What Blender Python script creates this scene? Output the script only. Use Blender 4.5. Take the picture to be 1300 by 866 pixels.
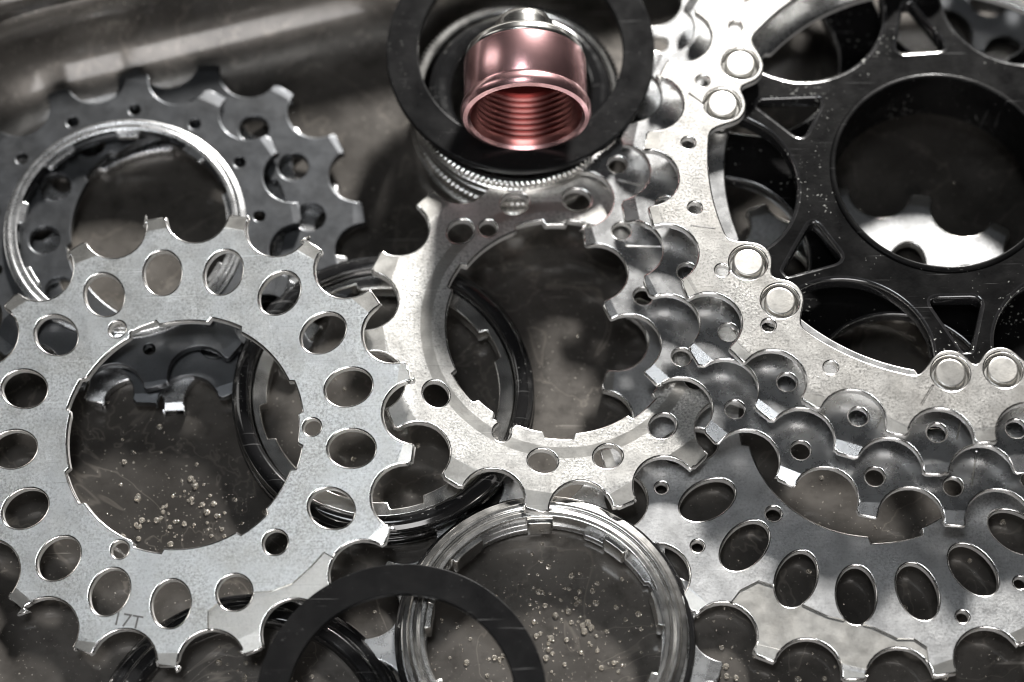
import bpy, bmesh, math, random
import numpy as np
from mathutils import Vector, Matrix
from mathutils.geometry import delaunay_2d_cdt
PI = math.pi
R = math.radians
MM = 0.001
sc = bpy.context.scene
for o in list(bpy.data.objects):
    bpy.data.objects.remove(o)
COL = sc.collection

# ------------------------------------------------------------------ camera
EL = R(66)
TGT = Vector((0, 0, 6 * MM))
FWD = Vector((0, math.cos(EL), -math.sin(EL)))
cam = bpy.data.cameras.new('camera')
cam.lens = 87
cam.sensor_width = 36
cam.clip_start = 0.01
cam.clip_end = 20
co = bpy.data.objects.new('camera', cam)
COL.objects.link(co)
co.location = TGT - FWD * 0.4
co.rotation_euler = (PI / 2 - EL, 0, 0)
cam.dof.use_dof = True
cam.dof.focus_distance = 0.389
cam.dof.aperture_fstop = 7.5
cam.dof.aperture_blades = 8
sc.camera = co

# ------------------------------------------------------------------ world and lamps
w = bpy.data.worlds.new('World')
sc.world = w
w.use_nodes = True
w.node_tree.nodes['Background'].inputs[0].default_value = (0.92, 0.96, 1.0, 1)
w.node_tree.nodes['Background'].inputs[1].default_value = 0.010


def area(name, loc, target, size, power, col, size_y=None):
    l = bpy.data.lights.new(name, 'AREA')
    l.energy = power
    l.color = col
    l.size = size
    if size_y:
        l.shape = 'RECTANGLE'
        l.size_y = size_y
    o = bpy.data.objects.new(name, l)
    COL.objects.link(o)
    o.location = loc
    d = Vector(target) - Vector(loc)
    o.rotation_euler = d.to_track_quat('-Z', 'Y').to_euler()
    return o


area('window_light', (0.20, 0.84, 0.53), (0, 0, 0), 0.10, 36, (1.0, 0.975, 0.94))
area('ceiling_light', (-0.14, -0.05, 1.1), (0, 0, 0), 0.22, 1.8, (0.94, 0.97, 1.0), 0.22)
area('side_light', (-0.95, 0.35, 0.55), (0, 0, 0), 0.25, 0.8, (1.0, 0.98, 0.95), 0.5)
area('room_light', (0.10, -0.88, 0.68), (0, 0.02, 0), 0.50, 7.0, (1.0, 0.975, 0.965), 0.55)
sc.view_settings.view_transform = 'Standard'
sc.view_settings.look = 'None'
sc.view_settings.exposure = 0.0
sc.view_settings.gamma = 1.0
sc.render.engine = 'CYCLES'
sc.cycles.max_bounces = 8
sc.cycles.use_denoising = True
sc.cycles.filter_width = 1.1


# ------------------------------------------------------------------ materials
class NT:
    def __init__(s, name):
        s.m = bpy.data.materials.new(name)
        s.m.use_nodes = True
        s.t = s.m.node_tree
        s.p = s.t.nodes['Principled BSDF']
        s.co = s.t.nodes.new('ShaderNodeTexCoord').outputs['Object']

    def n(s, typ, **kw):
        nd = s.t.nodes.new(typ)
        for k, v in kw.items():
            if k.startswith('i_'):
                nd.inputs[k[2:].replace('_', ' ')].default_value = v
            else:
                setattr(nd, k, v)
        return nd

    def l(s, a, b):
        s.t.links.new(a, b)

    def noise(s, scale, detail=4, rough=0.55, vec=None, dist=0.0):
        nd = s.n('ShaderNodeTexNoise', i_Scale=scale, i_Detail=detail, i_Roughness=rough, i_Distortion=dist)
        s.l(vec or s.co, nd.inputs['Vector'])
        return nd.outputs['Fac']

    def ramp(s, fac, stops):
        nd = s.n('ShaderNodeValToRGB')
        cr = nd.color_ramp
        while len(cr.elements) < len(stops):
            cr.elements.new(0.5)
        for e, (p, c) in zip(cr.elements, stops):
            e.position = p
            e.color = (c, c, c, 1) if isinstance(c, (int, float)) else (*c, 1)
        s.l(fac, nd.inputs['Fac'])
        return nd.outputs['Color']

    def mix(s, a, b, fac, mode='MIX'):
        nd = s.n('ShaderNodeMix', data_type='RGBA', blend_type=mode)
        for v, i in ((fac, 0), (a, 6), (b, 7)):
            if isinstance(v, (int, float)):
                nd.inputs[i].default_value = v
            elif isinstance(v, tuple):
                nd.inputs[i].default_value = (*v, 1)
            else:
                s.l(v, nd.inputs[i])
        return nd.outputs[2]

    def bump(s, h, strength, dist, prev=None):
        nd = s.n('ShaderNodeBump', i_Strength=strength, i_Distance=dist)
        s.l(h, nd.inputs['Height'])
        if prev is not None:
            s.l(prev, nd.inputs['Normal'])
        return nd.outputs['Normal']

    def mapped(s, scale, rot=(0, 0, 0)):
        nd = s.n('ShaderNodeMapping')
        nd.inputs['Scale'].default_value = scale
        nd.inputs['Rotation'].default_value = rot
        s.l(s.co, nd.inputs['Vector'])
        return nd.outputs['Vector']


def steel(name, tone, rough, grain=0.5, stain=0.25, specks=0.5, tint=(1, 0.985, 0.95), coat=0.3, metallic=1.0):
    s = NT(name)
    c0 = tuple(tone * t for t in tint)
    blot = s.noise(130, 5, 0.6)
    dark = tuple(tone * t * k for t, k in zip(tint, (0.66, 0.63, 0.58)))
    col = s.mix(c0, dark, s.ramp(blot, [(0.42, 0), (0.72, stain)]))
    gr0 = s.noise(2500, 4, 0.75)
    gm = s.n('ShaderNodeMath', operation='SUBTRACT')
    s.l(gr0, gm.inputs[0])
    gm.inputs[1].default_value = 0.5
    gk = s.n('ShaderNodeMath', operation='MULTIPLY_ADD')
    s.l(gm.outputs[0], gk.inputs[0])
    s.l(s.ramp(s.noise(75, 4, 0.6), [(0.36, 0.35), (0.62, 1.15)]), gk.inputs[1])
    gk.inputs[2].default_value = 0.5
    gr = gk.outputs[0]
    col = s.mix(col, tuple(tone * 0.35 * t for t in tint), s.ramp(gr, [(0.50, 0), (0.63, specks)]))
    col = s.mix(col, tuple(min(1, tone * 1.35 * t) for t in tint), s.ramp(gr, [(0.34, specks), (0.48, 0)]))
    for rz, sc_ in ((0.35, 1.0), (-1.1, 1.2), (1.25, 0.9)):
        sv = s.mapped((60 * sc_, 3200 * sc_, 60), (0, 0, rz))
        sn = s.noise(1.0, 2, 0.5, vec=sv)
        col = s.mix(col, tuple(tone * 0.45 * t for t in tint), s.ramp(sn, [(0.70, 0), (0.76, 0.6 * stain + 0.15)]))
        col = s.mix(col, tuple(min(1, tone * 1.4 * t) for t in tint), s.ramp(sn, [(0.25, 0.6), (0.31, 0)]))
    rust = s.noise(240, 4, 0.65, dist=0.4)
    col = s.mix(col, (0.22, 0.11, 0.05), s.ramp(rust, [(0.77, 0), (0.84, 0.35)]))
    s.l(col, s.p.inputs['Base Color'])
    s.p.inputs['Metallic'].default_value = metallic
    rn = s.noise(420, 5, 0.6)
    rr = s.n('ShaderNodeMapRange')
    rr.inputs['From Min'].default_value = 0.3
    rr.inputs['From Max'].default_value = 0.7
    rr.inputs['To Min'].default_value = rough - 0.03
    rr.inputs['To Max'].default_value = rough + 0.04
    s.l(rn, rr.inputs['Value'])
    s.l(rr.outputs[0], s.p.inputs['Roughness'])
    sv = s.mapped((900, 9000, 900), (0, 0, 0.7))
    scr = s.noise(1.0, 3, 0.6, vec=sv)
    b = s.bump(gr, grain, 0.00003)
    b = s.bump(scr, 0.25 * grain + 0.04, 0.00001, b)
    b = s.bump(s.noise(90, 2), 0.12, 0.0003, b)
    s.l(b, s.p.inputs['Normal'])
    s.p.inputs['Coat Weight'].default_value = coat
    s.p.inputs['Coat Roughness'].default_value = 0.12
    return s.m


def black(name, tone=0.012, rough=0.22, coat=0.6, dust=0.5, grain=0.25, dustcol=0.35, spec=0.3):
    s = NT(name)
    spn = s.n('ShaderNodeMath', operation='MULTIPLY_ADD')
    s.l(s.noise(110, 3, 0.6), spn.inputs[0])
    spn.inputs[1].default_value = 0.5
    s.l(s.noise(1700, 2, 0.6), spn.inputs[2])
    sp = spn.outputs[0]
    col = s.mix((tone, tone, tone * 1.05), (dustcol, dustcol, dustcol * 0.95), s.ramp(sp, [(0.96, 0), (1.0, dust)]))
    for rz, sc_ in ((0.6, 1.0), (-0.9, 1.2)):
        sv = s.mapped((70 * sc_, 1800 * sc_, 70), (0, 0, rz))
        col = s.mix(col, (0.11, 0.11, 0.11), s.ramp(s.noise(1.0, 2, 0.5, vec=sv), [(0.70, 0), (0.76, 0.5)]))
    smud = s.noise(60, 4, 0.6, dist=0.5)
    col = s.mix(col, (0.018, 0.0175, 0.017), s.ramp(smud, [(0.52, 0), (0.75, 0.35)]))
    s.l(col, s.p.inputs['Base Color'])
    rn = s.ramp(s.noise(200, 5, 0.6), [(0.3, rough - 0.08), (0.7, rough + 0.16)])
    s.l(rn, s.p.inputs['Roughness'])
    s.p.inputs['Coat Weight'].default_value = coat
    s.p.inputs['Coat Roughness'].default_value = 0.08
    s.p.inputs['Specular IOR Level'].default_value = spec
    b = s.bump(s.noise(2200, 3), grain, 0.00003)
    b = s.bump(s.noise(120, 2), 0.4, 0.0003, b)
    s.l(b, s.p.inputs['Normal'])
    return s.m


M = {}
M['plate_e'] = steel('satin_zinc_steel', 0.68, 0.39, 1.6, 0.6, 0.6, (0.96, 0.99, 1.0))
M['plate_m'] = steel('frosted_bright_steel', 0.64, 0.36, 1.6, 0.3, 0.8, (1, 0.99, 0.96))
M['plate_1'] = steel('warm_bright_steel', 0.36, 0.36, 1.3, 0.4, 0.95, (1, 0.985, 0.95))
M['plate_2'] = steel('polished_steel', 0.68, 0.27, 0.2, 0.12, 0.1, (0.98, 0.99, 1.0), 0.5)
M['plate_n'] = steel('worn_polished_steel', 0.60, 0.34, 1.2, 0.2, 0.5, (0.98, 0.99, 1.0), 0.4)
M['ramp'] = steel('brushed_steel', 0.58, 0.33, 0.35, 0.4, 0.2, (1, 0.985, 0.94))
M['edge'] = steel('worn_edge_steel', 0.88, 0.20, 0.2, 0.2, 0.1, (1, 0.99, 0.97), 0.4)
M['wall'] = steel('stamped_edge_steel', 0.72, 0.5, 0.8, 0.4, 0.3, (1, 0.99, 0.97), 0.15, 0.55)
M['dark'] = steel('gunmetal_steel', 0.105, 0.36, 0.3, 0.4, 0.2, (0.94, 0.98, 1.04), 0.4)
M['ring'] = steel('machined_aluminium', 0.74, 0.22, 0.08, 0.1, 0.05, (1, 0.985, 0.95), 0.3)
M['rivet'] = steel('rivet_steel', 0.44, 0.34, 0.5, 0.5, 0.2, (1, 0.985, 0.94), 0.1)
M['black'] = black('black_anodised', 0.005, 0.32, 0.0, 0.10, 0.4, spec=0.09)
M['gloss'] = black('black_glossy_plastic', 0.008, 0.14, 1.0, 0.4, 0.15)
M['spider'] = black('black_carrier_paint', 0.003, 0.30, 0.03, 0.35, 0.5, 0.5, spec=0.05)
M['spider_edge'] = black('black_carrier_worn_edge', 0.012, 0.16, 1.0, 0.9, 0.3, 0.6, spec=0.6)
M['stamp'] = steel('stamped_shadow', 0.16, 0.5, 0.2, 0.2, 0.2)


def tray_mat():
    s = NT('oily_stainless_steel')
    big = s.noise(22, 5, 0.6, dist=0.6)
    fine = s.noise(260, 6, 0.65)
    c = s.mix((0.050, 0.046, 0.042), (0.14, 0.129, 0.117), s.ramp(big, [(0.35, 0), (0.68, 1)]))
    c = s.mix(c, (0.03, 0.027, 0.024), s.ramp(fine, [(0.5, 0), (0.72, 0.65)]))
    film = s.noise(48, 4, 0.55, dist=0.8)
    c = s.mix(c, (0.30, 0.27, 0.235), s.ramp(film, [(0.478, 0), (0.49, 0.28), (0.497, 0.0)]))
    for rz, sc_ in ((0.5, 1.0), (-0.8, 1.3), (1.9, 0.8)):
        sv = s.mapped((45 * sc_, 900 * sc_, 45), (0, 0, rz))
        c = s.mix(c, (0.4, 0.375, 0.34), s.ramp(s.noise(1.0, 2, 0.5, vec=sv), [(0.735, 0), (0.765, 0.4)]))
    spk = s.noise(1900, 2, 0.6)
    c = s.mix(c, (0.45, 0.42, 0.37), s.ramp(spk, [(0.67, 0), (0.72, 0.7)]))
    s.l(c, s.p.inputs['Base Color'])
    s.p.inputs['Metallic'].default_value = 0.72
    s.l(s.ramp(s.noise(60, 5, 0.6), [(0.3, 0.26), (0.7, 0.44)]), s.p.inputs['Roughness'])
    s.p.inputs['Coat Weight'].default_value = 0.7
    s.p.inputs['Coat Roughness'].default_value = 0.10
    sv = s.mapped((60, 2600, 60), (0, 0, R(15)))
    b = s.bump(s.noise(1.0, 3, 0.6, vec=sv), 0.12, 0.00002)
    b = s.bump(s.noise(70, 4), 0.35, 0.0005, b)
    s.l(b, s.p.inputs['Normal'])
    return s.m


M['tray'] = tray_mat()


def simple(name, col, rough, metallic=0.0, **kw):
    s = NT(name)
    v = s.noise(300, 4)
    s.l(s.mix(col, tuple(c * 0.8 for c in col), s.ramp(v, [(0.35, 0), (0.7, 1)])), s.p.inputs['Base Color'])
    s.p.inputs['Roughness'].default_value = rough
    s.p.inputs['Metallic'].default_value = metallic
    for k, x in kw.items():
        s.p.inputs[k.replace('_', ' ')].default_value = x
    sv = s.mapped((120, 120, 5200))
    b_ = s.bump(s.noise(1500, 3), 0.15, 0.00003)
    s.l(s.bump(s.noise(1.0, 2, 0.5, vec=sv), 0.12, 0.00002, b_), s.p.inputs['Normal'])
    return s.m


M['red'] = simple('rose_anodised_aluminium', (0.97, 0.57, 0.58), 0.27, 1.0, Coat_Weight=0.5)
M['red_inner'] = simple('shaded_red_thread', (0.42, 0.17, 0.16), 0.30, 1.0)  # same anodising as the body; shade inside the bore put into the colour
M['drop'] = simple('oil_drop', (0.85, 0.80, 0.72), 0.04, 0.0, Transmission_Weight=0.88, IOR=1.42)
M['table'] = simple('pale_table', (0.75, 0.74, 0.72), 0.5)


# ------------------------------------------------------------------ object helpers
def link(name, me, mat, parent=None):
    o = bpy.data.objects.new(name, me)
    COL.objects.link(o)
    if mat is not None and not me.materials:
        me.materials.append(mat)
    if parent is not None:
        o.parent = parent
    return o


def empty(name, loc=(0, 0, 0), rot=(0, 0, 0)):
    o = bpy.data.objects.new(name, None)
    o.empty_display_size = 0.005
    COL.objects.link(o)
    o.location = [c * MM for c in loc]
    o.rotation_euler = rot
    return o


def tag(o, label, cat=None, group=None, kind=None):
    o['label'] = label
    if cat:
        o['category'] = cat
    if group:
        o['group'] = group
    if kind:
        o['kind'] = kind
    return o


def put(o, loc, rot=(0, 0, 0)):
    o.location = [c * MM for c in loc]
    o.rotation_euler = rot
    return o


def area2(p):
    x, y = p[:, 0], p[:, 1]
    return 0.5 * np.sum(x * np.roll(y, -1) - np.roll(x, -1) * y)


def inside(poly, pts):
    x, y = pts[:, 0][:, None], pts[:, 1][:, None]
    a = poly
    b = np.roll(poly, -1, 0)
    cond = (a[None, :, 1] > y) != (b[None, :, 1] > y)
    with np.errstate(divide='ignore', invalid='ignore'):
        xi = (b[:, 0] - a[:, 0])[None] * (y - a[None, :, 1]) / (b[:, 1] - a[:, 1])[None] + a[None, :, 0]
    return (np.sum(cond & (x < xi), 1) % 2) == 1


def offset(p, d):
    """move a closed loop to its left (into the material) by d"""
    e = np.roll(p, -1, 0) - p
    e /= np.linalg.norm(e, axis=1)[:, None] + 1e-12
    nl = np.stack([-e[:, 1], e[:, 0]], 1)
    n = nl + np.roll(nl, 1, 0)
    ln = np.linalg.norm(n, axis=1)[:, None]
    n = n / np.maximum(ln, 1e-6)
    c = np.sum(n * nl, 1)[:, None]
    return p + n * d / np.maximum(c, 0.6)


def plate(outer, holes, t, bev=0.18, lines=(), hfun=None, recess=(), face_mat=None, edge_mat=None, ramp_mat=None, ramp_face=True, facet=None):
    """a flat part of thickness t (mm) with rounded edges; lines = feature polylines,
    hfun(x, y) lowers the top face, recess = [(polygon, depth)]"""
    loops = []
    for k, p in enumerate([outer] + list(holes)):
        p = np.asarray(p, float)
        if (area2(p) > 0) != (k == 0):
            p = p[::-1]
        loops.append(p)
    ins = [offset(p, bev) for p in loops]
    V, E = [], []
    for p in ins:
        b = len(V)
        n = len(p)
        V += [tuple(q) for q in p]
        E += [(b + i, b + (i + 1) % n) for i in range(n)]
    nb = len(V)
    for ln in lines:
        b = len(V)
        V += [tuple(q) for q in ln]
        E += [(b + i, b + i + 1) for i in range(len(ln) - 1)]
    mids = []
    for poly, depth in recess:
        poly = np.asarray(poly, float)
        if area2(poly) < 0:
            poly = poly[::-1]
        for d in (0, 0.14):
            q = offset(poly, d)
            b = len(V)
            n = len(q)
            V += [tuple(z) for z in q]
            E += [(b + i, b + (i + 1) % n) for i in range(n)]
        mids.append((offset(poly, 0.07), depth))
    vo, eo, fo, ov, _, _ = delaunay_2d_cdt([Vector(v) for v in V], E, [], 0, 1e-6)
    P = np.array([(v.x, v.y) for v in vo])
    T = np.array([f for f in fo if len(f) == 3])
    cen = P[T].mean(1)
    T0 = T
    ok = inside(ins[0], cen)
    for h in ins[1:]:
        ok &= ~inside(h, cen)
    T = T[ok]
    H = np.zeros(len(P))
    if hfun is not None:
        H += np.array([hfun(x, y) for x, y in P])
    for mid, depth in mids:
        H[inside(mid, P)] -= depth
    idx = {}
    for i, o in enumerate(ov):
        for j in o:
            idx[j] = i
    # boundary rings actually present in the triangulation (feature lines may split edges)
    cnt = {}
    for a, b, c in T:
        for e in ((a, b), (b, c), (c, a)):
            cnt[e] = 1
    bedges = [e for e in cnt if (e[1], e[0]) not in cnt]
    nxt = {a: b for a, b in bedges}
    # normals of boundary verts
    nrm = {}
    for a, b in bedges:
        d = P[b] - P[a]
        d = d / (np.linalg.norm(d) + 1e-12)
        nn = np.array([d[1], -d[0]])
        for q in (a, b):
            nrm[q] = nrm.get(q, 0) + nn
    NP_ = len(P)
    verts = [(x, y, t / 2 + h) for (x, y), h in zip(P, H)] + [(x, y, -t / 2) for x, y in P]
    faces = [tuple(int(i) for i in f) for f in T] + [tuple(int(i) + NP_ for i in f[::-1]) for f in T]
    ncap = len(faces)
    prof = [(bev * 0.55, bev * 0.12), (bev * 0.88, bev * 0.45), (bev, bev), ]
    levels = [('t', a, b) for a, b in prof] + [('b', a, b) for a, b in prof[::-1]]
    ring = {}
    for q, n in nrm.items():
        n = n / (np.linalg.norm(n) + 1e-9)
        ids = [q]
        for s, a, b in levels:
            z = (t / 2 + H[q] - b) if s == 't' else (-t / 2 + b)
            verts.append((P[q][0] + n[0] * a, P[q][1] + n[1] * a, z))
            ids.append(len(verts) - 1)
        ids.append(q + NP_)
        ring[q] = ids
    walls = []
    for a, b in bedges:
        ra, rb = ring[a], ring[b]
        for k in range(len(ra) - 1):
            if k == 3:
                walls.append(len(faces))
            faces.append((int(rb[k]), int(ra[k]), int(ra[k + 1]), int(rb[k + 1])))
    me = bpy.data.meshes.new('plate')
    me.from_pydata([(x * MM, y * MM, z * MM) for x, y, z in verts], [], faces)
    sm = np.zeros(len(faces), bool)
    sm[ncap:] = True
    mi = np.zeros(len(faces), np.int32)
    mi[ncap:] = 1
    if edge_mat is M['edge']:
        mi[walls] = 3
    if mids and ramp_face:
        cc = P[T].mean(1)
        for mid, depth in mids:
            mi[:len(T)][inside(mid, cc)] = 2
    if facet is not None and edge_mat is not None:
        cc = P[T].mean(1)
        mi[:len(T)][[facet(x, y) for x, y in cc]] = 2
    if edge_mat is not None:
        for m_ in (face_mat, edge_mat, ramp_mat or face_mat, M['wall']):
            me.materials.append(m_)
        me.polygons.foreach_set('material_index', mi)
    me.polygons.foreach_set('use_smooth', sm)
    me.update()
    bm = bmesh.new()
    bm.from_mesh(me)
    bmesh.ops.delete(bm, geom=[v for v in bm.verts if not v.link_faces], context='VERTS')
    bm.to_mesh(me)
    bm.free()
    return me


def circ(cx, cy, r, n=32, ry=None, rot=0.0):
    a = np.linspace(0, 2 * PI, n, endpoint=False)
    x, y = r * np.cos(a), (ry or r) * np.sin(a)
    c, s = math.cos(rot), math.sin(rot)
    return np.stack([cx + x * c - y * s, cy + x * s + y * c], 1)


def polar(r, a):
    return (r * math.cos(a), r * math.sin(a))


def teeth(n, root, tip, gr, tipw, phase, rng, jit=0.25, even=None):
    """outline of a sprocket; tooth centres at phase + i*2pi/n"""
    pts, info = [], []
    st = 2 * PI / n
    for i in range(n):
        a = phase + i * st
        rt = tip + rng.uniform(-jit, jit * 0.6)
        sh = rng.uniform(-0.3, 0.3)
        w0 = tipw * rng.uniform(0.85, 1.1) / 2
        er = np.array([math.cos(a), math.sin(a)])
        et = np.array([-er[1], er[0]])
        tl = rt - rng.uniform(0, 0.5)
        tr = rt - rng.uniform(0, 0.5)
        # tooth tip, right (minus side) to left
        for tt, rr in ((-w0 + sh, tr - 0.25), (-w0 + sh + 0.25, tr), (w0 + sh - 0.25, tl), (w0 + sh, tl - 0.25)):
            pts.append(er * rr + et * tt)
        info.append((a, rt, er, et))
        g = a + st / 2
        gr_r = np.array([math.cos(g), math.sin(g)])
        gt = np.array([-gr_r[1], gr_r[0]])
        rc = root + gr
        mx = R(78) if rc + 0.2 * gr < tip else math.acos(max(-0.2, min(0.9, (rc - tip + 0.8) / gr)))
        for k in range(15):
            ph = -mx + 2 * mx * k / 14
            pts.append(gr_r * (rc - gr * math.cos(ph)) + gt * (gr * math.sin(ph)))
    return np.array(pts), info


def splined(r, dr, marks, n=220):
    """inner bore: radius r, widened by dr inside the marked angular spans (degrees)"""
    out = []
    for a in np.linspace(0, 360, n, endpoint=False):
        out.append((a, r))
    for a0, a1 in marks:
        out = [(a, rr) for a, rr in out if not (a0 - 0.9 <= a % 360 <= a1 + 0.9)]
        out += [(a0 - 0.5, r), (a0 + 0.5, r + dr), (a1 - 0.5, r + dr), (a1 + 0.5, r)]
        k = a0 + 2
        while k < a1 - 1:
            out.append((k, r + dr))
            k += 2
    out.sort()
    return np.array([polar(rr, R(a)) for a, rr in out])


def chamfers(info, n, tip, rng, depth=(1.2, 2.6), slope=(0.2, 0.42), every=1.0):
    """slanted facets on the tooth tips: feature lines and the height function that goes with them"""
    lines, par = [], []
    for a, rt, er, et in info:
        if rng.random() > every:
            par.append(None)
            continue
        r1 = rt - rng.uniform(*depth)
        r2 = rt - rng.uniform(*depth)
        w0 = 3.4
        p, q = er * r1 - et * w0, er * r2 + et * w0
        lines.append([p, q])
        d = q - p
        d /= np.linalg.norm(d)
        nn = np.array([d[1], -d[0]])
        if nn @ er < 0:
            nn = -nn
        par.append((p, nn, rng.uniform(*slope)))
    a0 = info[0][0]
    st = 2 * PI / n

    def h(x, y):
        if x * x + y * y < (tip - 5) ** 2:
            return 0.0
        i = int(round((math.atan2(y, x) - a0) / st)) % n
        if par[i] is None:
            return 0.0
        p, nn, s = par[i]
        return -s * max(0.0, (x - p[0]) * nn[0] + (y - p[1]) * nn[1])
    return lines, h


def lathe(profile, segs=96, closed=True, rfun=None):
    """profile [(r, z)] in mm spun round z; closed joins last to first"""
    verts, faces = [], []
    n = len(profile)
    for i in range(segs):
        a = 2 * PI * i / segs
        for k, (r, z) in enumerate(profile):
            rr = r + (rfun(k, a) if rfun else 0)
            verts.append((rr * math.cos(a) * MM, rr * math.sin(a) * MM, z * MM))
    for i in range(segs):
        j = (i + 1) % segs
        for k in range(n if closed else n - 1):
            m = (k + 1) % n
            faces.append((i * n + k, j * n + k, j * n + m, i * n + m))
    me = bpy.data.meshes.new('lathe')
    me.from_pydata(verts, [], faces)
    bm = bmesh.new()
    bm.from_mesh(me)
    bmesh.ops.remove_doubles(bm, verts=bm.verts, dist=1e-7)
    bmesh.ops.recalc_face_normals(bm, faces=bm.faces)
    bm.to_mesh(me)
    bm.free()
    me.polygons.foreach_set('use_smooth', np.ones(len(me.polygons), bool))
    me.set_sharp_from_angle(angle=R(40))
    return me


def rounded(pts, b):
    """cut the corners of a closed (r, z) profile by b, two points each side"""
    out = []
    n = len(pts)
    for i in range(n):
        p, a, c = Vector(pts[i]), Vector(pts[i - 1]), Vector(pts[(i + 1) % n])
        da, dc = (a - p), (c - p)
        k = min(b, da.length * 0.45, dc.length * 0.45)
        if k < 1e-4 or p.x < 0.02:
            out.append(tuple(p))
            continue
        da.normalize()
        dc.normalize()
        p0, p2 = p + da * k, p + dc * k
        m = (p0 + p2) * 0.25 + p * 0.5
        sp = min(0.04, k * 0.1)
        out += [tuple(p0 + da * sp), tuple(p0), tuple(m), tuple(p2), tuple(p2 + dc * sp)]
    return out


# ------------------------------------------------------------------ the tray and what it stands on
def build_tray():
    ang = R(15.5)
    u = Vector((math.cos(ang), math.sin(ang)))
    v = Vector((u.y, -u.x))                      # towards the camera
    far = Vector((-87, 39))
    left = Vector((-75.5, -50.5))
    d = left - far
    corner = far + u * d.dot(u)                  # far left corner of the flat floor
    L, W, rc = 300, 230, 26

    def rrect(off):
        r = rc + off
        pts = []
        for cx, cy, a0 in ((rc, rc, 180), (L - rc, rc, 270), (L - rc, W - rc, 0), (rc, W - rc, 90)):
            for k in range(13):
                a = R(a0 + 90 * k / 12)
                pts.append((cx + r * math.cos(a), cy + r * math.sin(a)))
        return pts
    prof = [(-14, 0), (-1.5, 0)]
    fr = 13
    for k in range(1, 9):
        a = R(74 * k / 8)
        prof.append((fr * math.sin(a), fr * (1 - math.cos(a))))
    prof += [(14.0, 13), (15.0, 16)]
    for k in range(1, 7):
        a = R(78 * k / 6)
        prof.append((15.0 + 4 * (1 - math.cos(a)), 16 + 4 * math.sin(a)))
    prof += [(24, 20.6), (46, 21.0), (47, 20.4), (46, 19.8), (24, 19.4), (18, 18.0), (14.2, 15), (13, 11), (11.5, 6), (6, 0.5), (0, -1.0), (-14, -1.0)]
    verts, faces = [], []
    n = None
    for off, z in prof:
        ring = rrect(off)
        n = len(ring)
        for x, y in ring:
            q = corner + u * x + v * y
            verts.append((q.x * MM, q.y * MM, z * MM))
    for k in range(len(prof) - 1):
        for i in range(n):
            j = (i + 1) % n
            faces.append((k * n + i, (k + 1) * n + i, (k + 1) * n + j, k * n + j))
    faces.append(tuple(range(n)))
    faces.append(tuple(reversed(range((len(prof) - 1) * n, len(prof) * n))))
    me = bpy.data.meshes.new('tray')
    me.from_pydata(verts, [], faces)
    bm = bmesh.new()
    bm.from_mesh(me)
    bmesh.ops.recalc_face_normals(bm, faces=bm.faces)
    bm.to_mesh(me)
    bm.free()
    me.polygons.foreach_set('use_smooth', np.ones(len(me.polygons), bool))
    me.set_sharp_from_angle(angle=R(40))
    o = link('tray', me, M['tray'])
    tag(o, 'oily brown grey steel tray holding all the parts', kind='structure')
    bm = bmesh.new()
    bmesh.ops.create_grid(bm, x_segments=2, y_segments=2, size=0.6)
    me = bpy.data.meshes.new('tabletop')
    bm.to_mesh(me)
    bm.free()
    t = link('tabletop', me, M['table'])
    t.location.z = -0.0025
    tag(t, 'pale table top under the steel tray', kind='structure')


build_tray()
rng = random.Random(11)


# ------------------------------------------------------------------ big sprocket at lower left (17 teeth)
def sprocket_e():
    rg = random.Random(3)
    n, st = 17, 2 * PI / 17
    ph = R(-7.4)
    out, info = teeth(n, 31.9, 37.5, 5.1, 3.3, ph, rg)
    holes = [splined(18.5, 0.75, [(8, 24), (62, 78), (104, 118), (150, 166), (196, 214), (248, 262), (300, 316), (340, 352)])]
    for i in range(n):
        a = ph + i * st
        deg = math.degrees(a) % 360
        if abs((deg - 310 + 180) % 360 - 180) < 10:
            continue
        small = abs((deg - 288 + 180) % 360 - 180) < 10
        holes.append(circ(*polar(27.2, a), 2.75 if small else 3.75, 32, 2.75 if small else 3.05, a))
    for deg, rr, r in ((122, 20.9, 1.3), (0.5, 20.7, 1.35), (-117, 20.6, 1.35), (-50, 23.6, 1.9)):
        holes.append(circ(*polar(rr, R(deg)), r, 24))
    lines, h = chamfers(info, n, 37.6, rg, (1.6, 4.0), (0.04, 0.13))
    # the ground shift ramp: a shallow step with a wavy edge
    ramp = []
    edge = [(-81.5, 39.5), (-81.5, 33), (-80.5, 28.9), (-76, 27.8), (-72, 27.6), (-66, 28.2), (-60, 29.6), (-54, 30.4), (-47, 30.3), (-41, 30.2), (-40, 34), (-40, 39.5)]
    for k in range(len(edge)):
        ramp.append(polar(edge[k][1], R(edge[k][0])))
    me = plate(out, holes, 1.8, 0.32, lines, h, [(np.array(ramp), 0.35)], M['plate_e'], M['edge'], M['ramp'], True, lambda x, y: h(x, y) < -0.02)
    root = empty('sprocket', (-51.8, -17.5, 9.0), (R(6.5), R(-6.0), 0))
    link('plate', me, M['plate_e'], root)
    cu = bpy.data.curves.new('stamp', 'FONT')
    cu.body = '17T'
    cu.size = 0.0030
    cu.extrude = 0.00001
    cu.align_x = 'CENTER'
    tmp = bpy.data.objects.new('tmp', cu)
    COL.objects.link(tmp)
    me2 = bpy.data.meshes.new_from_object(tmp.evaluated_get(bpy.context.evaluated_depsgraph_get()))
    bpy.data.objects.remove(tmp)
    s = link('stamped_number', me2, M['stamp'], root)
    a = R(-104.5)
    s.location = (31.6 * MM * math.cos(a), 31.6 * MM * math.sin(a), 0.915 * MM)
    s.rotation_euler = (0, 0, a + PI / 2 + R(3))
    tag(root, 'large silver sprocket with a ring of oval holes, lying at lower left', 'sprocket', 'loose sprockets in the tray')


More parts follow.
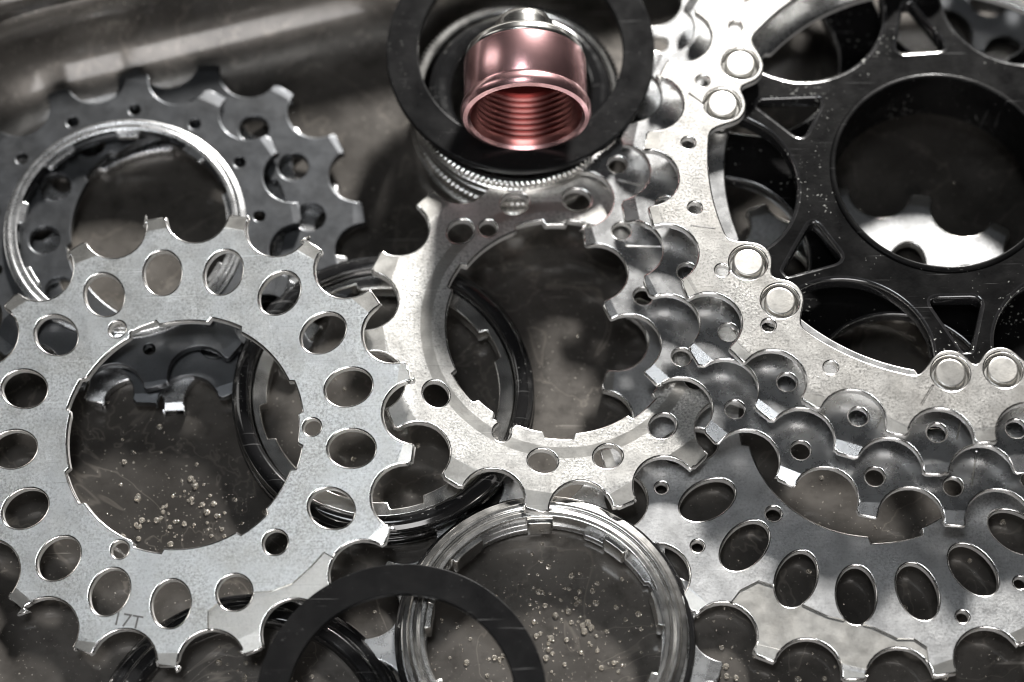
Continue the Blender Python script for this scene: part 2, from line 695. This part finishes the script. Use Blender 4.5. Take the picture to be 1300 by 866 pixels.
sprocket_e()


# ------------------------------------------------------------------ middle sprocket (14 teeth)
def sprocket_m():
    rg = random.Random(8)
    n, st = 14, 2 * PI / 14
    ph = R(-71.5)
    out, info = teeth(n, 26.4, 32.0, 5.0, 3.5, ph, rg)
    holes = [splined(18.3, 0.9, [(70, 86), (98, 112), (146, 160), (206, 224), (236, 246), (262, 276), (306, 322)])]
    for i in range(n):
        a = ph + i * st
        deg = math.degrees(a) % 360
        if 150 < deg < 200 or 228 < deg < 248 or 345 < deg < 372:
            continue
        holes.append(circ(*polar(23.2, a), 1.95, 28, 2.3, a))
    holes.append(circ(*polar(20.9, R(124)), 1.45, 24))
    holes.append(circ(*polar(20.6, R(-117)), 1.35, 24, 1.5))
    lines, h0 = chamfers(info, n, 32.0, rg, (3.4, 4.6), (0.03, 0.10))
    lines = list(lines)
    for r in (20.7, 21.6, 22.5):
        lines.append([polar(r, R(a)) for a in np.linspace(0, 360, 161)])

    def h(x, y):
        r = math.hypot(x, y)
        u = min(1.0, max(0.0, (r - 20.7) / 1.8))
        return h0(x, y) - 0.05 * u * u * (3 - 2 * u)
    me = plate(out, holes, 1.8, 0.3, lines, h, (), M['plate_m'], M['edge'], M['ramp'], True, lambda x, y: h0(x, y) < -0.02 or 20.7 < math.hypot(x, y) < 22.5)
    o = link('sprocket', me, M['plate_m'])
    put(o, (7.7, 1.1, 8.2), (R(0.5), R(3.5), 0))
    tag(o, 'bright frosted sprocket with small holes in the middle of the picture', 'sprocket', 'loose sprockets in the tray')


sprocket_m()

# ------------------------------------------------------------------ the riveted cassette cluster on its black carrier
CC = (69.6, 25.4)
ARMS = [R(-86.4), R(-144.6), R(157.0), R(97.0), R(37.0), R(-26.0)]


def cluster():
    root = empty('cassette_cluster', (CC[0], CC[1], 0))
    # top sprocket with rivet lugs
    rg = random.Random(21)
    n = 22
    ph = R(-103.0)
    out, info = teeth(n, 43.0, 48.7, 5.05, 3.3, ph, rg)
    inner = []
    for d in np.linspace(0, 360, 400, endpoint=False):
        a = R(d)
        rr = 38.0
        for am in ARMS:
            for s in (-1, 1):
                px, py = polar(37.0, am + s * R(6.35))
                lr = 4.0
                # distance from the centre along the ray to the lug disc
                b = px * math.cos(a) + py * math.sin(a)
                disc = b * b - (px * px + py * py - lr * lr)
                if disc > 0 and b > 0:
                    rr = min(rr, b - math.sqrt(disc))
        inner.append(rr)
    inner = np.array(inner)
    for _ in range(4):
        inner = 0.25 * np.roll(inner, 1) + 0.5 * inner + 0.25 * np.roll(inner, -1)
    holes = [np.array([polar(r, R(d)) for r, d in zip(inner, np.linspace(0, 360, 400, endpoint=False))])]
    for am in ARMS:
        for s in (-1, 1):
            holes.append(circ(*polar(37.0, am + s * R(6.35)), 2.95, 36))
    for i in range(n):
        a = ph + i * 2 * PI / n
        if rg.random() < 0.86:
            holes.append(circ(*polar(41.3, a), 1.05, 20))
    lines, h = chamfers(info, n, 48.7, rg, (1.4, 3.2), (0.03, 0.10))
    grooves = []
    for i in range(n):
        if rg.random() < 0.4:
            a = ph + (i + 0.28) * 2 * PI / n
            p, q = polar(39.2, a + 0.03), polar(42.8, a - 0.01)
            d = np.array(q) - np.array(p)
            d /= np.linalg.norm(d)
            nn = np.array([-d[1], d[0]]) * 0.2
            grooves.append((np.array([np.array(p) + nn, np.array(p) - nn, np.array(q) - nn, np.array(q) + nn]), 0.15))
    me = plate(out, holes, 1.6, 0.28, lines, h, grooves, M['plate_1'], M['edge'], M['ramp'], False, lambda x, y: h(x, y) < -0.02)
    p = link('sprocket_plate', me, M['plate_1'], root)
    p.location.z = 19 * MM
    p['label'] = 'bright top sprocket with rivet lugs'
    # rivets, each in its own hole of the top sprocket
    prof = rounded([(0.001, 1.1), (2.35, 1.1), (2.35, 0.15), (2.9, 0.15), (2.9, -3), (0.001, -3)], 0.25)
    rm = lathe(prof, 40)
    for am in ARMS:
        for s in (-1, 1):
            rv = link('rivet', rm, M['rivet'], root)
            x, y = polar(37.0, am + s * R(6.35))
            rv.location = (x * MM, y * MM, (18.75 + rg.uniform(-.1, .1)) * MM)
            rv.rotation_euler = (R(rg.uniform(-2, 2)), R(rg.uniform(-2, 2)), rg.uniform(0, 6))
    # the two larger sprockets below
    for n, root_r, tip, hr, ph, z, rin, mat, seed in ((23, 47.2, 52.4, 45.6, -110.4, 14.6, 35.0, 'plate_2', 5), (27, 53.1, 59.0, 52.8, -104.5, 10.4, 42.0, 'plate_2', 6)):
        rg = random.Random(seed)
        out, info = teeth(n, root_r, tip, 5.05, 3.2, R(ph), rg)
        hs = [splined(rin, 0.8, [(20, 40), (80, 100), (140, 160), (200, 220), (260, 280), (320, 340)], 260)]
        for i in range(n):
            hs.append(circ(*polar(hr - 0.4, R(ph + i * 360 / n)), 1.5, 24))
        # deep pockets between the carrier arms
        lines, h = chamfers(info, n, tip, rg, (1.2, 3.0), (0.15, 0.42))
        gro = []
        for i in range(n):
            if rg.random() < 0.45:
                a = R(ph + (i + 0.3) * 360 / n)
                p_, q_ = polar(root_r - 6.5, a + 0.015), polar(root_r - 0.8, a - 0.015)
                d = np.array(q_) - np.array(p_)
                d /= np.linalg.norm(d)
                nn = np.array([-d[1], d[0]]) * 0.18
                gro.append((np.array([np.array(p_) + nn, np.array(p_) - nn, np.array(q_) - nn, np.array(q_) + nn]), 0.14))
        me = plate(out, hs, 1.5, 0.28, lines, h, gro, M[mat], M['edge'], M['ramp'])
        p = link('sprocket_plate', me, M[mat], root)
        p.location.z = z * MM
    # black carrier: one moulded star with a window in every arm, and a thinner tier below
    def smooth(x):
        x = min(1.0, max(0.0, x))
        return x * x * (3 - 2 * x)

    def star(turn, cr, rad, tip):
        """disc of radius tip with a round bite between every two arms"""
        an = sorted((math.degrees(a) - turn) % 360 for a in ARMS)
        mids = [((an[i] + (an[(i + 1) % 6] if i < 5 else an[0] + 360)) / 2) for i in range(6)]
        ds = np.linspace(0, 360, 540, endpoint=False)
        pts = []
        for d in ds:
            best = tip
            for m_ in mids:
                dd = R((d - m_ + 180) % 360 - 180)
                bq = cr * math.cos(dd)
                disc = bq * bq - (cr * cr - rad * rad)
                if disc > 0 and bq > 0:
                    best = min(best, bq - math.sqrt(disc))
            pts.append(best)
        pts = np.array(pts)
        for _ in range(5):
            pts = 0.25 * np.roll(pts, 1) + 0.5 * pts + 0.25 * np.roll(pts, -1)
        return np.array([polar(r, R(d)) for r, d in zip(pts, ds)])

    def tri(am, skew, r0, r1, hw):
        c = [np.array(polar(r0, am + R(skew - hw))), np.array(polar(r0, am + R(skew + hw))), np.array(polar(r1, am + R(skew * 0.2 + 1.0))), np.array(polar(r1, am + R(skew * 0.2 - 1.0)))]
        out = []
        for i in range(4):
            p, a_, b_ = c[i], c[i - 1], c[(i + 1) % 4]
            k = 0.22 if i < 2 else 0.1
            p0, p2 = p + (a_ - p) * k * (0.8 if i == 0 else 1), p + (b_ - p) * k
            for t_ in np.linspace(0, 1, 6):
                out.append(p0 * (1 - t_) ** 2 + 2 * p * t_ * (1 - t_) + p2 * t_ * t_)
        return np.array(out)
    hub_in = 17.3
    hs = [circ(0, 0, hub_in, 120)] + [tri(am, -2.5, 23.0, 31.8, 11.0) for am in ARMS]
    sp_ = link('carrier', plate(star(2, 37.8, 14.1, 39.0), hs, 3.4, 0.7, (), None, (), M['spider'], M['spider_edge']), M['spider'], root)
    sp_.location.z = 14.9 * MM
    link('carrier_hub', lathe(rounded([(hub_in - 0.1, 16.9), (hub_in + 0.4, 16.95), (18.2, 16.8), (18.2, 9.0), (hub_in + 0.4, 4.8), (hub_in - 0.3, 4.8)], 0.45), 140), M['spider'], root)
    hs = [circ(0, 0, 19.6, 100)]
    lt = link('lower_carrier', plate(star(-13, 39.0, 15.2, 44.0), hs, 2.6, 0.6, (), None, (), M['spider'], M['spider_edge']), M['spider'], root)
    lt.location.z = 9.4 * MM
    tag(root, 'riveted stack of three silver sprockets on a black spoked carrier at right', 'cassette cluster')


cluster()


# ------------------------------------------------------------------ sprocket with long oval holes at lower right (19 teeth)
def sprocket_n():
    rg = random.Random(14)
    n, st = 19, 2 * PI / 19
    ph = R(-96.8)
    out, info = teeth(n, 37.5, 43.3, 5.1, 3.5, ph + R(0.6), rg)
    holes = [splined(19.2, 1.1, [(268, 292), (310, 330), (60, 90), (120, 140), (170, 190)])]
    for i in range(n):
        a = ph + i * st
        holes.append(circ(*polar(29.0, a), 4.75, 36, 3.05, a + R(4)))
    for d, rr, r in ((-162, 34.9, 0.95), (-143.4, 34.6, 0.95), (-68.6, 34.9, 0.95), (-50.8, 34.9, 0.95), (-135.6, 21.9, 1.2), (47.7, 21.9, 1.4), (104, 21.8, 1.4), (10, 21.9, 1.3)):
        holes.append(circ(*polar(rr, R(d)), r, 22))
    lines, h = chamfers(info, n, 43.0, rg, (1.4, 3.4), (0.04, 0.14))
    ramp = [polar(r, R(d)) for d, r in ((-127.5, 44), (-127.5, 35.2), (-125, 32.2), (-119, 31.5), (-112, 32.5), (-104, 33.2), (-92, 34.0), (-86, 36.0), (-82, 36.3), (-79.5, 38.0), (-80.5, 44))]
    me = plate(out, holes, 1.8, 0.32, lines, h, [(np.array(ramp), 0.3)], M['plate_n'], M['edge'], M['ramp'], True, lambda x, y: h(x, y) < -0.02)
    o = link('sprocket', me, M['plate_n'])
    put(o, (56.9, -13.6, 3.2), (R(-1.0), R(-1.2), 0))
    tag(o, 'sprocket with long oval holes half under the riveted stack at lower right', 'sprocket', 'loose sprockets in the tray')


sprocket_n()


# ------------------------------------------------------------------ small sprockets with a splined collar
def collared(name, n, ph, root, tip, hole_r, hole_n, collar_out, collar_in, ch, mat, cmat, loc, rot, label, seed, big_holes=0.95):
    rg = random.Random(seed)
    r_ = empty(name, loc, rot)
    out, info = teeth(n, root, tip, 4.95, 3.4, R(ph), rg)
    holes = [splined(collar_in, 0.6, [(10, 30), (70, 90), (130, 150), (190, 210), (250, 270), (310, 330)])]
    for i in range(hole_n):
        holes.append(circ(*polar(hole_r, R(ph + i * 360 / hole_n)), big_holes, 20))
    lines, h = chamfers(info, n, tip, rg, (1.2, 2.6), (0.05, 0.15))
    p = link('plate', plate(out, holes, 1.8, 0.2, lines, h), mat, r_)
    # collar: turned ring with stepped rim, then spline lugs standing on it
    b = 0.92
    prof = rounded([(collar_in + 0.9, b), (collar_in + 0.9, ch - 0.6), (collar_in + 0.2, ch - 0.6), (collar_in + 0.2, ch), (collar_in + 1.1, ch), (collar_in + 1.3, ch - 0.35), (collar_in + 1.7, ch - 0.35), (collar_in + 1.9, ch), (collar_out - 1.2, ch),
                    (collar_out - 1.0, ch - 0.8), (collar_out, ch - 1.0), (collar_out, ch - 1.8), (collar_out - 0.5, ch - 2.2), (collar_out - 0.5, b)], 0.18)
    c = link('collar', lathe(prof, 128), cmat, r_)
    for k in range(9):
        a = R(k * 40 + 12)
        lug = []
        half = R(7 if k % 3 else 10)
        for j in range(8):
            lug.append(polar(collar_in + 1.2, a - half + 2 * half * j / 7))
        for j in range(8):
            lug.append(polar(collar_in - 0.75, a + half * 0.9 - 2 * half * 0.9 * j / 7))
        l = link('spline_lug', plate(np.array(lug), [], ch - 1.2, 0.15), cmat, c)
        l.location.z = (ch - 0.75 - (ch - 1.2) / 2) * MM
    tag(r_, label, 'sprocket', 'loose sprockets in the tray')
    return r_


collared('sprocket', 13, 100, 23.0, 28.0, 23.6, 0, 22.0, 18.2, 6.2, M['plate_2'], M['ring'], (5.0, -49.0, 1.4), (0, 0, 0),
         'collared sprocket with a shiny splined rim at bottom centre, partly under black washer', 4)
collared('sprocket', 13, 89.5, 24.0, 29.0, 22.0, 13, 19.9, 17.4, 2.4, M['dark'], M['plate_2'], (-63.6, 19.9, 6.0), (R(1.5), R(1), 0),
         'dark sprocket with a thin silver collar, uppermost at upper left', 6)


# ------------------------------------------------------------------ dark sprocket below it (14 teeth)
def dark_sprocket(n, ph, root, tip, hr, hrad, rin, loc, rot, label, seed, mat, ell=1.0):
    rg = random.Random(seed)
    out, info = teeth(n, root, tip, 5.0, 3.5, R(ph), rg)
    holes = [splined(rin, 0.8, [(10, 30), (70, 90), (130, 150), (190, 210), (250, 270), (310, 330)])]
    for i in range(n):
        if hrad:
            a = R(ph + i * 360 / n)
            holes.append(circ(*polar(hr, a), hrad * ell, 28, hrad, a))
    lines, h = chamfers(info, n, tip, rg, (1.2, 2.6), (0.05, 0.15))
    o = link('sprocket', plate(out, holes, 1.8, 0.2, lines, h), mat)
    put(o, loc, rot)
    tag(o, label, 'sprocket', 'loose sprockets in the tray')
    return o


dark_sprocket(14, 6, 26.4, 31.4, 22.0, 2.5, 17.6, (-55.4, 21.2, 3.5), (R(1.5), R(1), 0), 'dark grey sprocket with round holes under the collared one at upper left', 31, M['dark'])
dark_sprocket(14, -84.5, 24.6, 30.4, 21.5, 2.0, 17.8, (-57.4, 19.4, 1.1), (0, 0, 0), 'lowest sprocket at upper left, one tooth seen through the big silver one', 33, M['plate_2'])
dark_sprocket(17, 200, 31, 37.2, 27, 2.8, 18.5, (110.0, 65.5, 1.6), (0, 0, 0), 'dark sprocket lying behind the black carrier at the top right corner', 35, M['dark'], 1.2)


# ------------------------------------------------------------------ black spacers, washers and rings
def ring_thing(name, prof, mat, loc, rot, label, cat, segs=128, group=None):
    o = link(name, lathe(prof, segs), mat)
    put(o, loc, rot)
    tag(o, label, cat, group)
    return o


# big black spacer between the two silver sprockets, with its splined silver liner
sp = empty('spacer', (-20.7, -8.6, 0), (0, 0, 0))
link('outer_ring', lathe(rounded([(21.2, 0.05), (24.3, 0.05), (24.5, 1.5), (23.4, 2.2), (23.4, 3.2), (24.3, 3.8), (24.3, 5.6), (23.0, 6.6), (21.6, 6.6), (21.2, 5.6)], 0.5), 144), M['gloss'], sp)
hs = [splined(18.6, 1.2, [(18, 34), (62, 74), (104, 122), (150, 160), (186, 204), (228, 240), (274, 290), (318, 330)])]
ln = link('liner', plate(circ(0, 0, 21.1, 120), hs, 3.2, 0.25), M['ring'], sp)
ln.location.z = 3.2 * MM
tag(sp, 'thick glossy black spacer with splined silver liner between two silver sprockets', 'spacer', 'black rings in the tray')

ring_thing('spacer', rounded([(22.3, 0.05), (23.3, 0.05), (23.3, 0.9), (22.9, 1.4), (22.5, 1.4), (22.3, 1.2)], 0.25), M['gloss'], (5.1, -48.9, 2.4), (0, 0, 0),
           'thin glossy black ring around the shiny collared sprocket at bottom centre', 'spacer', group='black rings in the tray')
ring_thing('washer', rounded([(17.2, 0), (22.0, 0), (22.0, 1.4), (17.2, 1.4)], 0.2), M['black'], (-16.6, -61.5, 9.4), (R(0), R(-1), 0),
           'flat matte black washer at the bottom edge over the shiny collar', 'washer', group='black rings in the tray')
ring_thing('spacer', rounded([(19.5, 0.05), (24.7, 0.05), (24.7, 1.8), (23.6, 2.4), (22.4, 2.4), (22.0, 3.0), (20.2, 3.0), (19.5, 2.2)], 0.35), M['gloss'], (-40.0, -66.0, 0), (0, 0, 0),
           'stepped glossy black ring under the teeth of the big sprocket, bottom left', 'spacer', group='black rings in the tray')
ring_thing('washer', rounded([(17.0, 0), (22.3, 0), (22.3, 1.5), (17.0, 1.5)], 0.25), M['black'], (1.4, 48.6, 14.6), (R(3), R(0), 0),
           'flat black washer tilted around the rose metal cup at the top', 'washer', group='black rings in the tray')


# knurled ring stack below the tilted washer
def knurled():
    root = empty('knurled_ring', (0.8, 42.5, 0))

    def kn(k, a):
        return 0.22 * (1 if math.sin(a * 110) > 0 else -1) if k in (5, 6, 7, 8, 9) else 0
    bands = [(0.1, 2.4, 18.0, 'ring', 0), (2.4, 3.4, 16.9, 'gloss', 0), (3.4, 6.0, 17.7, 'ring', 1), (6.0, 7.2, 16.9, 'gloss', 0), (7.2, 8.8, 17.6, 'ring', 0), (8.8, 9.4, 16.9, 'gloss', 0),
             (9.4, 10.6, 17.5, 'ring', 0), (10.6, 11.0, 16.9, 'gloss', 0), (11.0, 12.2, 17.3, 'ring', 1)]
    for z0, z1, r, m, kk in bands:
        prof = rounded([(15.6, z0 + 0.02), (r, z0 + 0.02), (r, z1 - 0.02), (15.6, z1 - 0.02)], 0.9 if m == 'ring' else 0.3)
        rf = (lambda k, a, r=r, prof=prof: (0.28 * math.sin(a * 120) if prof[k][0] > r - 0.5 else 0)) if kk else None
        link('knurled_band' if kk else ('seal' if m == 'gloss' else 'band'), lathe(prof, 480 if kk else 120, True, rf), M[m], root)
    tag(root, 'stack of silver and black ridged rings below the tilted black washer', 'ring')


knurled()
ring_thing('spacer', rounded([(11.5, 0.05), (15.4, 0.05), (15.4, 11.4), (13.8, 12.2), (12.0, 11.8), (11.5, 10.8)], 0.5), M['gloss'], (1.4, 43.2, 0), (0, 0, 0),
           'deep black ring inside the ridged rings, under the rose metal cup', 'spacer', group='black rings in the tray')


# ------------------------------------------------------------------ rose anodised cup with its silver cap
def cup():
    root = empty('threaded_cup', (2.26, 30.61, 24.8), (R(86.5), 0, R(1)))
    # local +z runs from the opening to the camera; the cup extends to -z
    prof = [(9.3, -10.6), (9.9, -10.3), (9.9, -3.2), (9.75, -3.0), (9.75, -2.5), (10.3, -2.2), (10.5, -1.6), (10.5, -0.8), (10.1, -0.1), (9.4, 0.1), (8.9, -0.3)]
    thr = [(9.0, -0.45)]
    prof += [(8.95, -0.5), (8.95, -10.2), (0.01, -10.2), (0.01, -10.6)]
    z = -0.7
    while z > -8.8:
        thr += [(8.75, z), (8.6, z - 0.25), (8.0, z - 0.6), (8.05, z - 0.8)]
        z -= 1.1
    thr += [(8.3, -9.9), (4.2, -9.9), (4.0, -10.1), (0.01, -10.1), (0.01, -10.15), (8.9, -10.15)]
    link('body', lathe(prof, 128), M['red'], root)
    link('thread', lathe(thr, 128), M['red_inner'], root)
    link('cap', lathe(rounded([(0.01, -10.5), (9.4, -10.5), (9.7, -11.0), (9.5, -12.2), (8.2, -13.4), (0.01, -13.6)], 0.35), 96), M['ring'], root)
    link('stub', lathe(rounded([(0.01, -13.5), (4.9, -13.5), (4.9, -17.6), (4.0, -18.8), (0.01, -18.8)], 0.6), 64), M['ring'], root)
    tag(root, 'rose red anodised threaded metal cup with silver cap, lying on its side', 'cup')


cup()


# ------------------------------------------------------------------ oil drops on the tray floor
def drops():
    rg = random.Random(77)
    verts, faces = [], []

    def dome(x, y, r, hgt):
        b = len(verts)
        nseg, nr = 10, 4
        for k in range(nr):
            a = (PI / 2) * k / nr
            for i in range(nseg):
                t = 2 * PI * i / nseg
                verts.append(((x + r * math.cos(a) * math.cos(t)) * MM, (y + r * math.cos(a) * math.sin(t)) * MM, (hgt * math.sin(a) + 0.01) * MM))
        verts.append((x * MM, y * MM, (hgt + 0.01) * MM))
        for k in range(nr - 1):
            for i in range(nseg):
                j = (i + 1) % nseg
                faces.append((b + k * nseg + i, b + k * nseg + j, b + (k + 1) * nseg + j, b + (k + 1) * nseg + i))
        for i in range(nseg):
            faces.append((b + (nr - 1) * nseg + i, b + (nr - 1) * nseg + (i + 1) % nseg, b + nr * nseg))
        faces.append(tuple(b + i for i in reversed(range(nseg))))
    cl = [(-54, -29, 8, 110), (-44, -26, 8, 30), (6, -48, 13, 320), (-40, -53, 8, 60), (-18, -52, 8, 50), (10, 0, 13, 16), (35, -50, 9, 60), (55, -55, 16, 60), (-60, -15, 10, 22), (10, -45, 18, 70), (62, -35, 20, 30), (70, 20, 25, 25), (-25, -12, 15, 25)]
    for cx, cy, sg, n in cl:
        for _ in range(n):
            r = 0.10 + 0.50 * rg.random() ** 3.5
            dome(cx + rg.gauss(0, sg * 0.6), cy + rg.gauss(0, sg * 0.5), r, r * rg.uniform(0.6, 0.95))
    me = bpy.data.meshes.new('drops')
    me.from_pydata(verts, [], faces)
    me.polygons.foreach_set('use_smooth', np.ones(len(me.polygons), bool))
    o = link('oil_drops', me, M['drop'])
    tag(o, 'small oil drops and bubbles scattered on the tray floor', 'oil drops', kind='stuff')


drops()
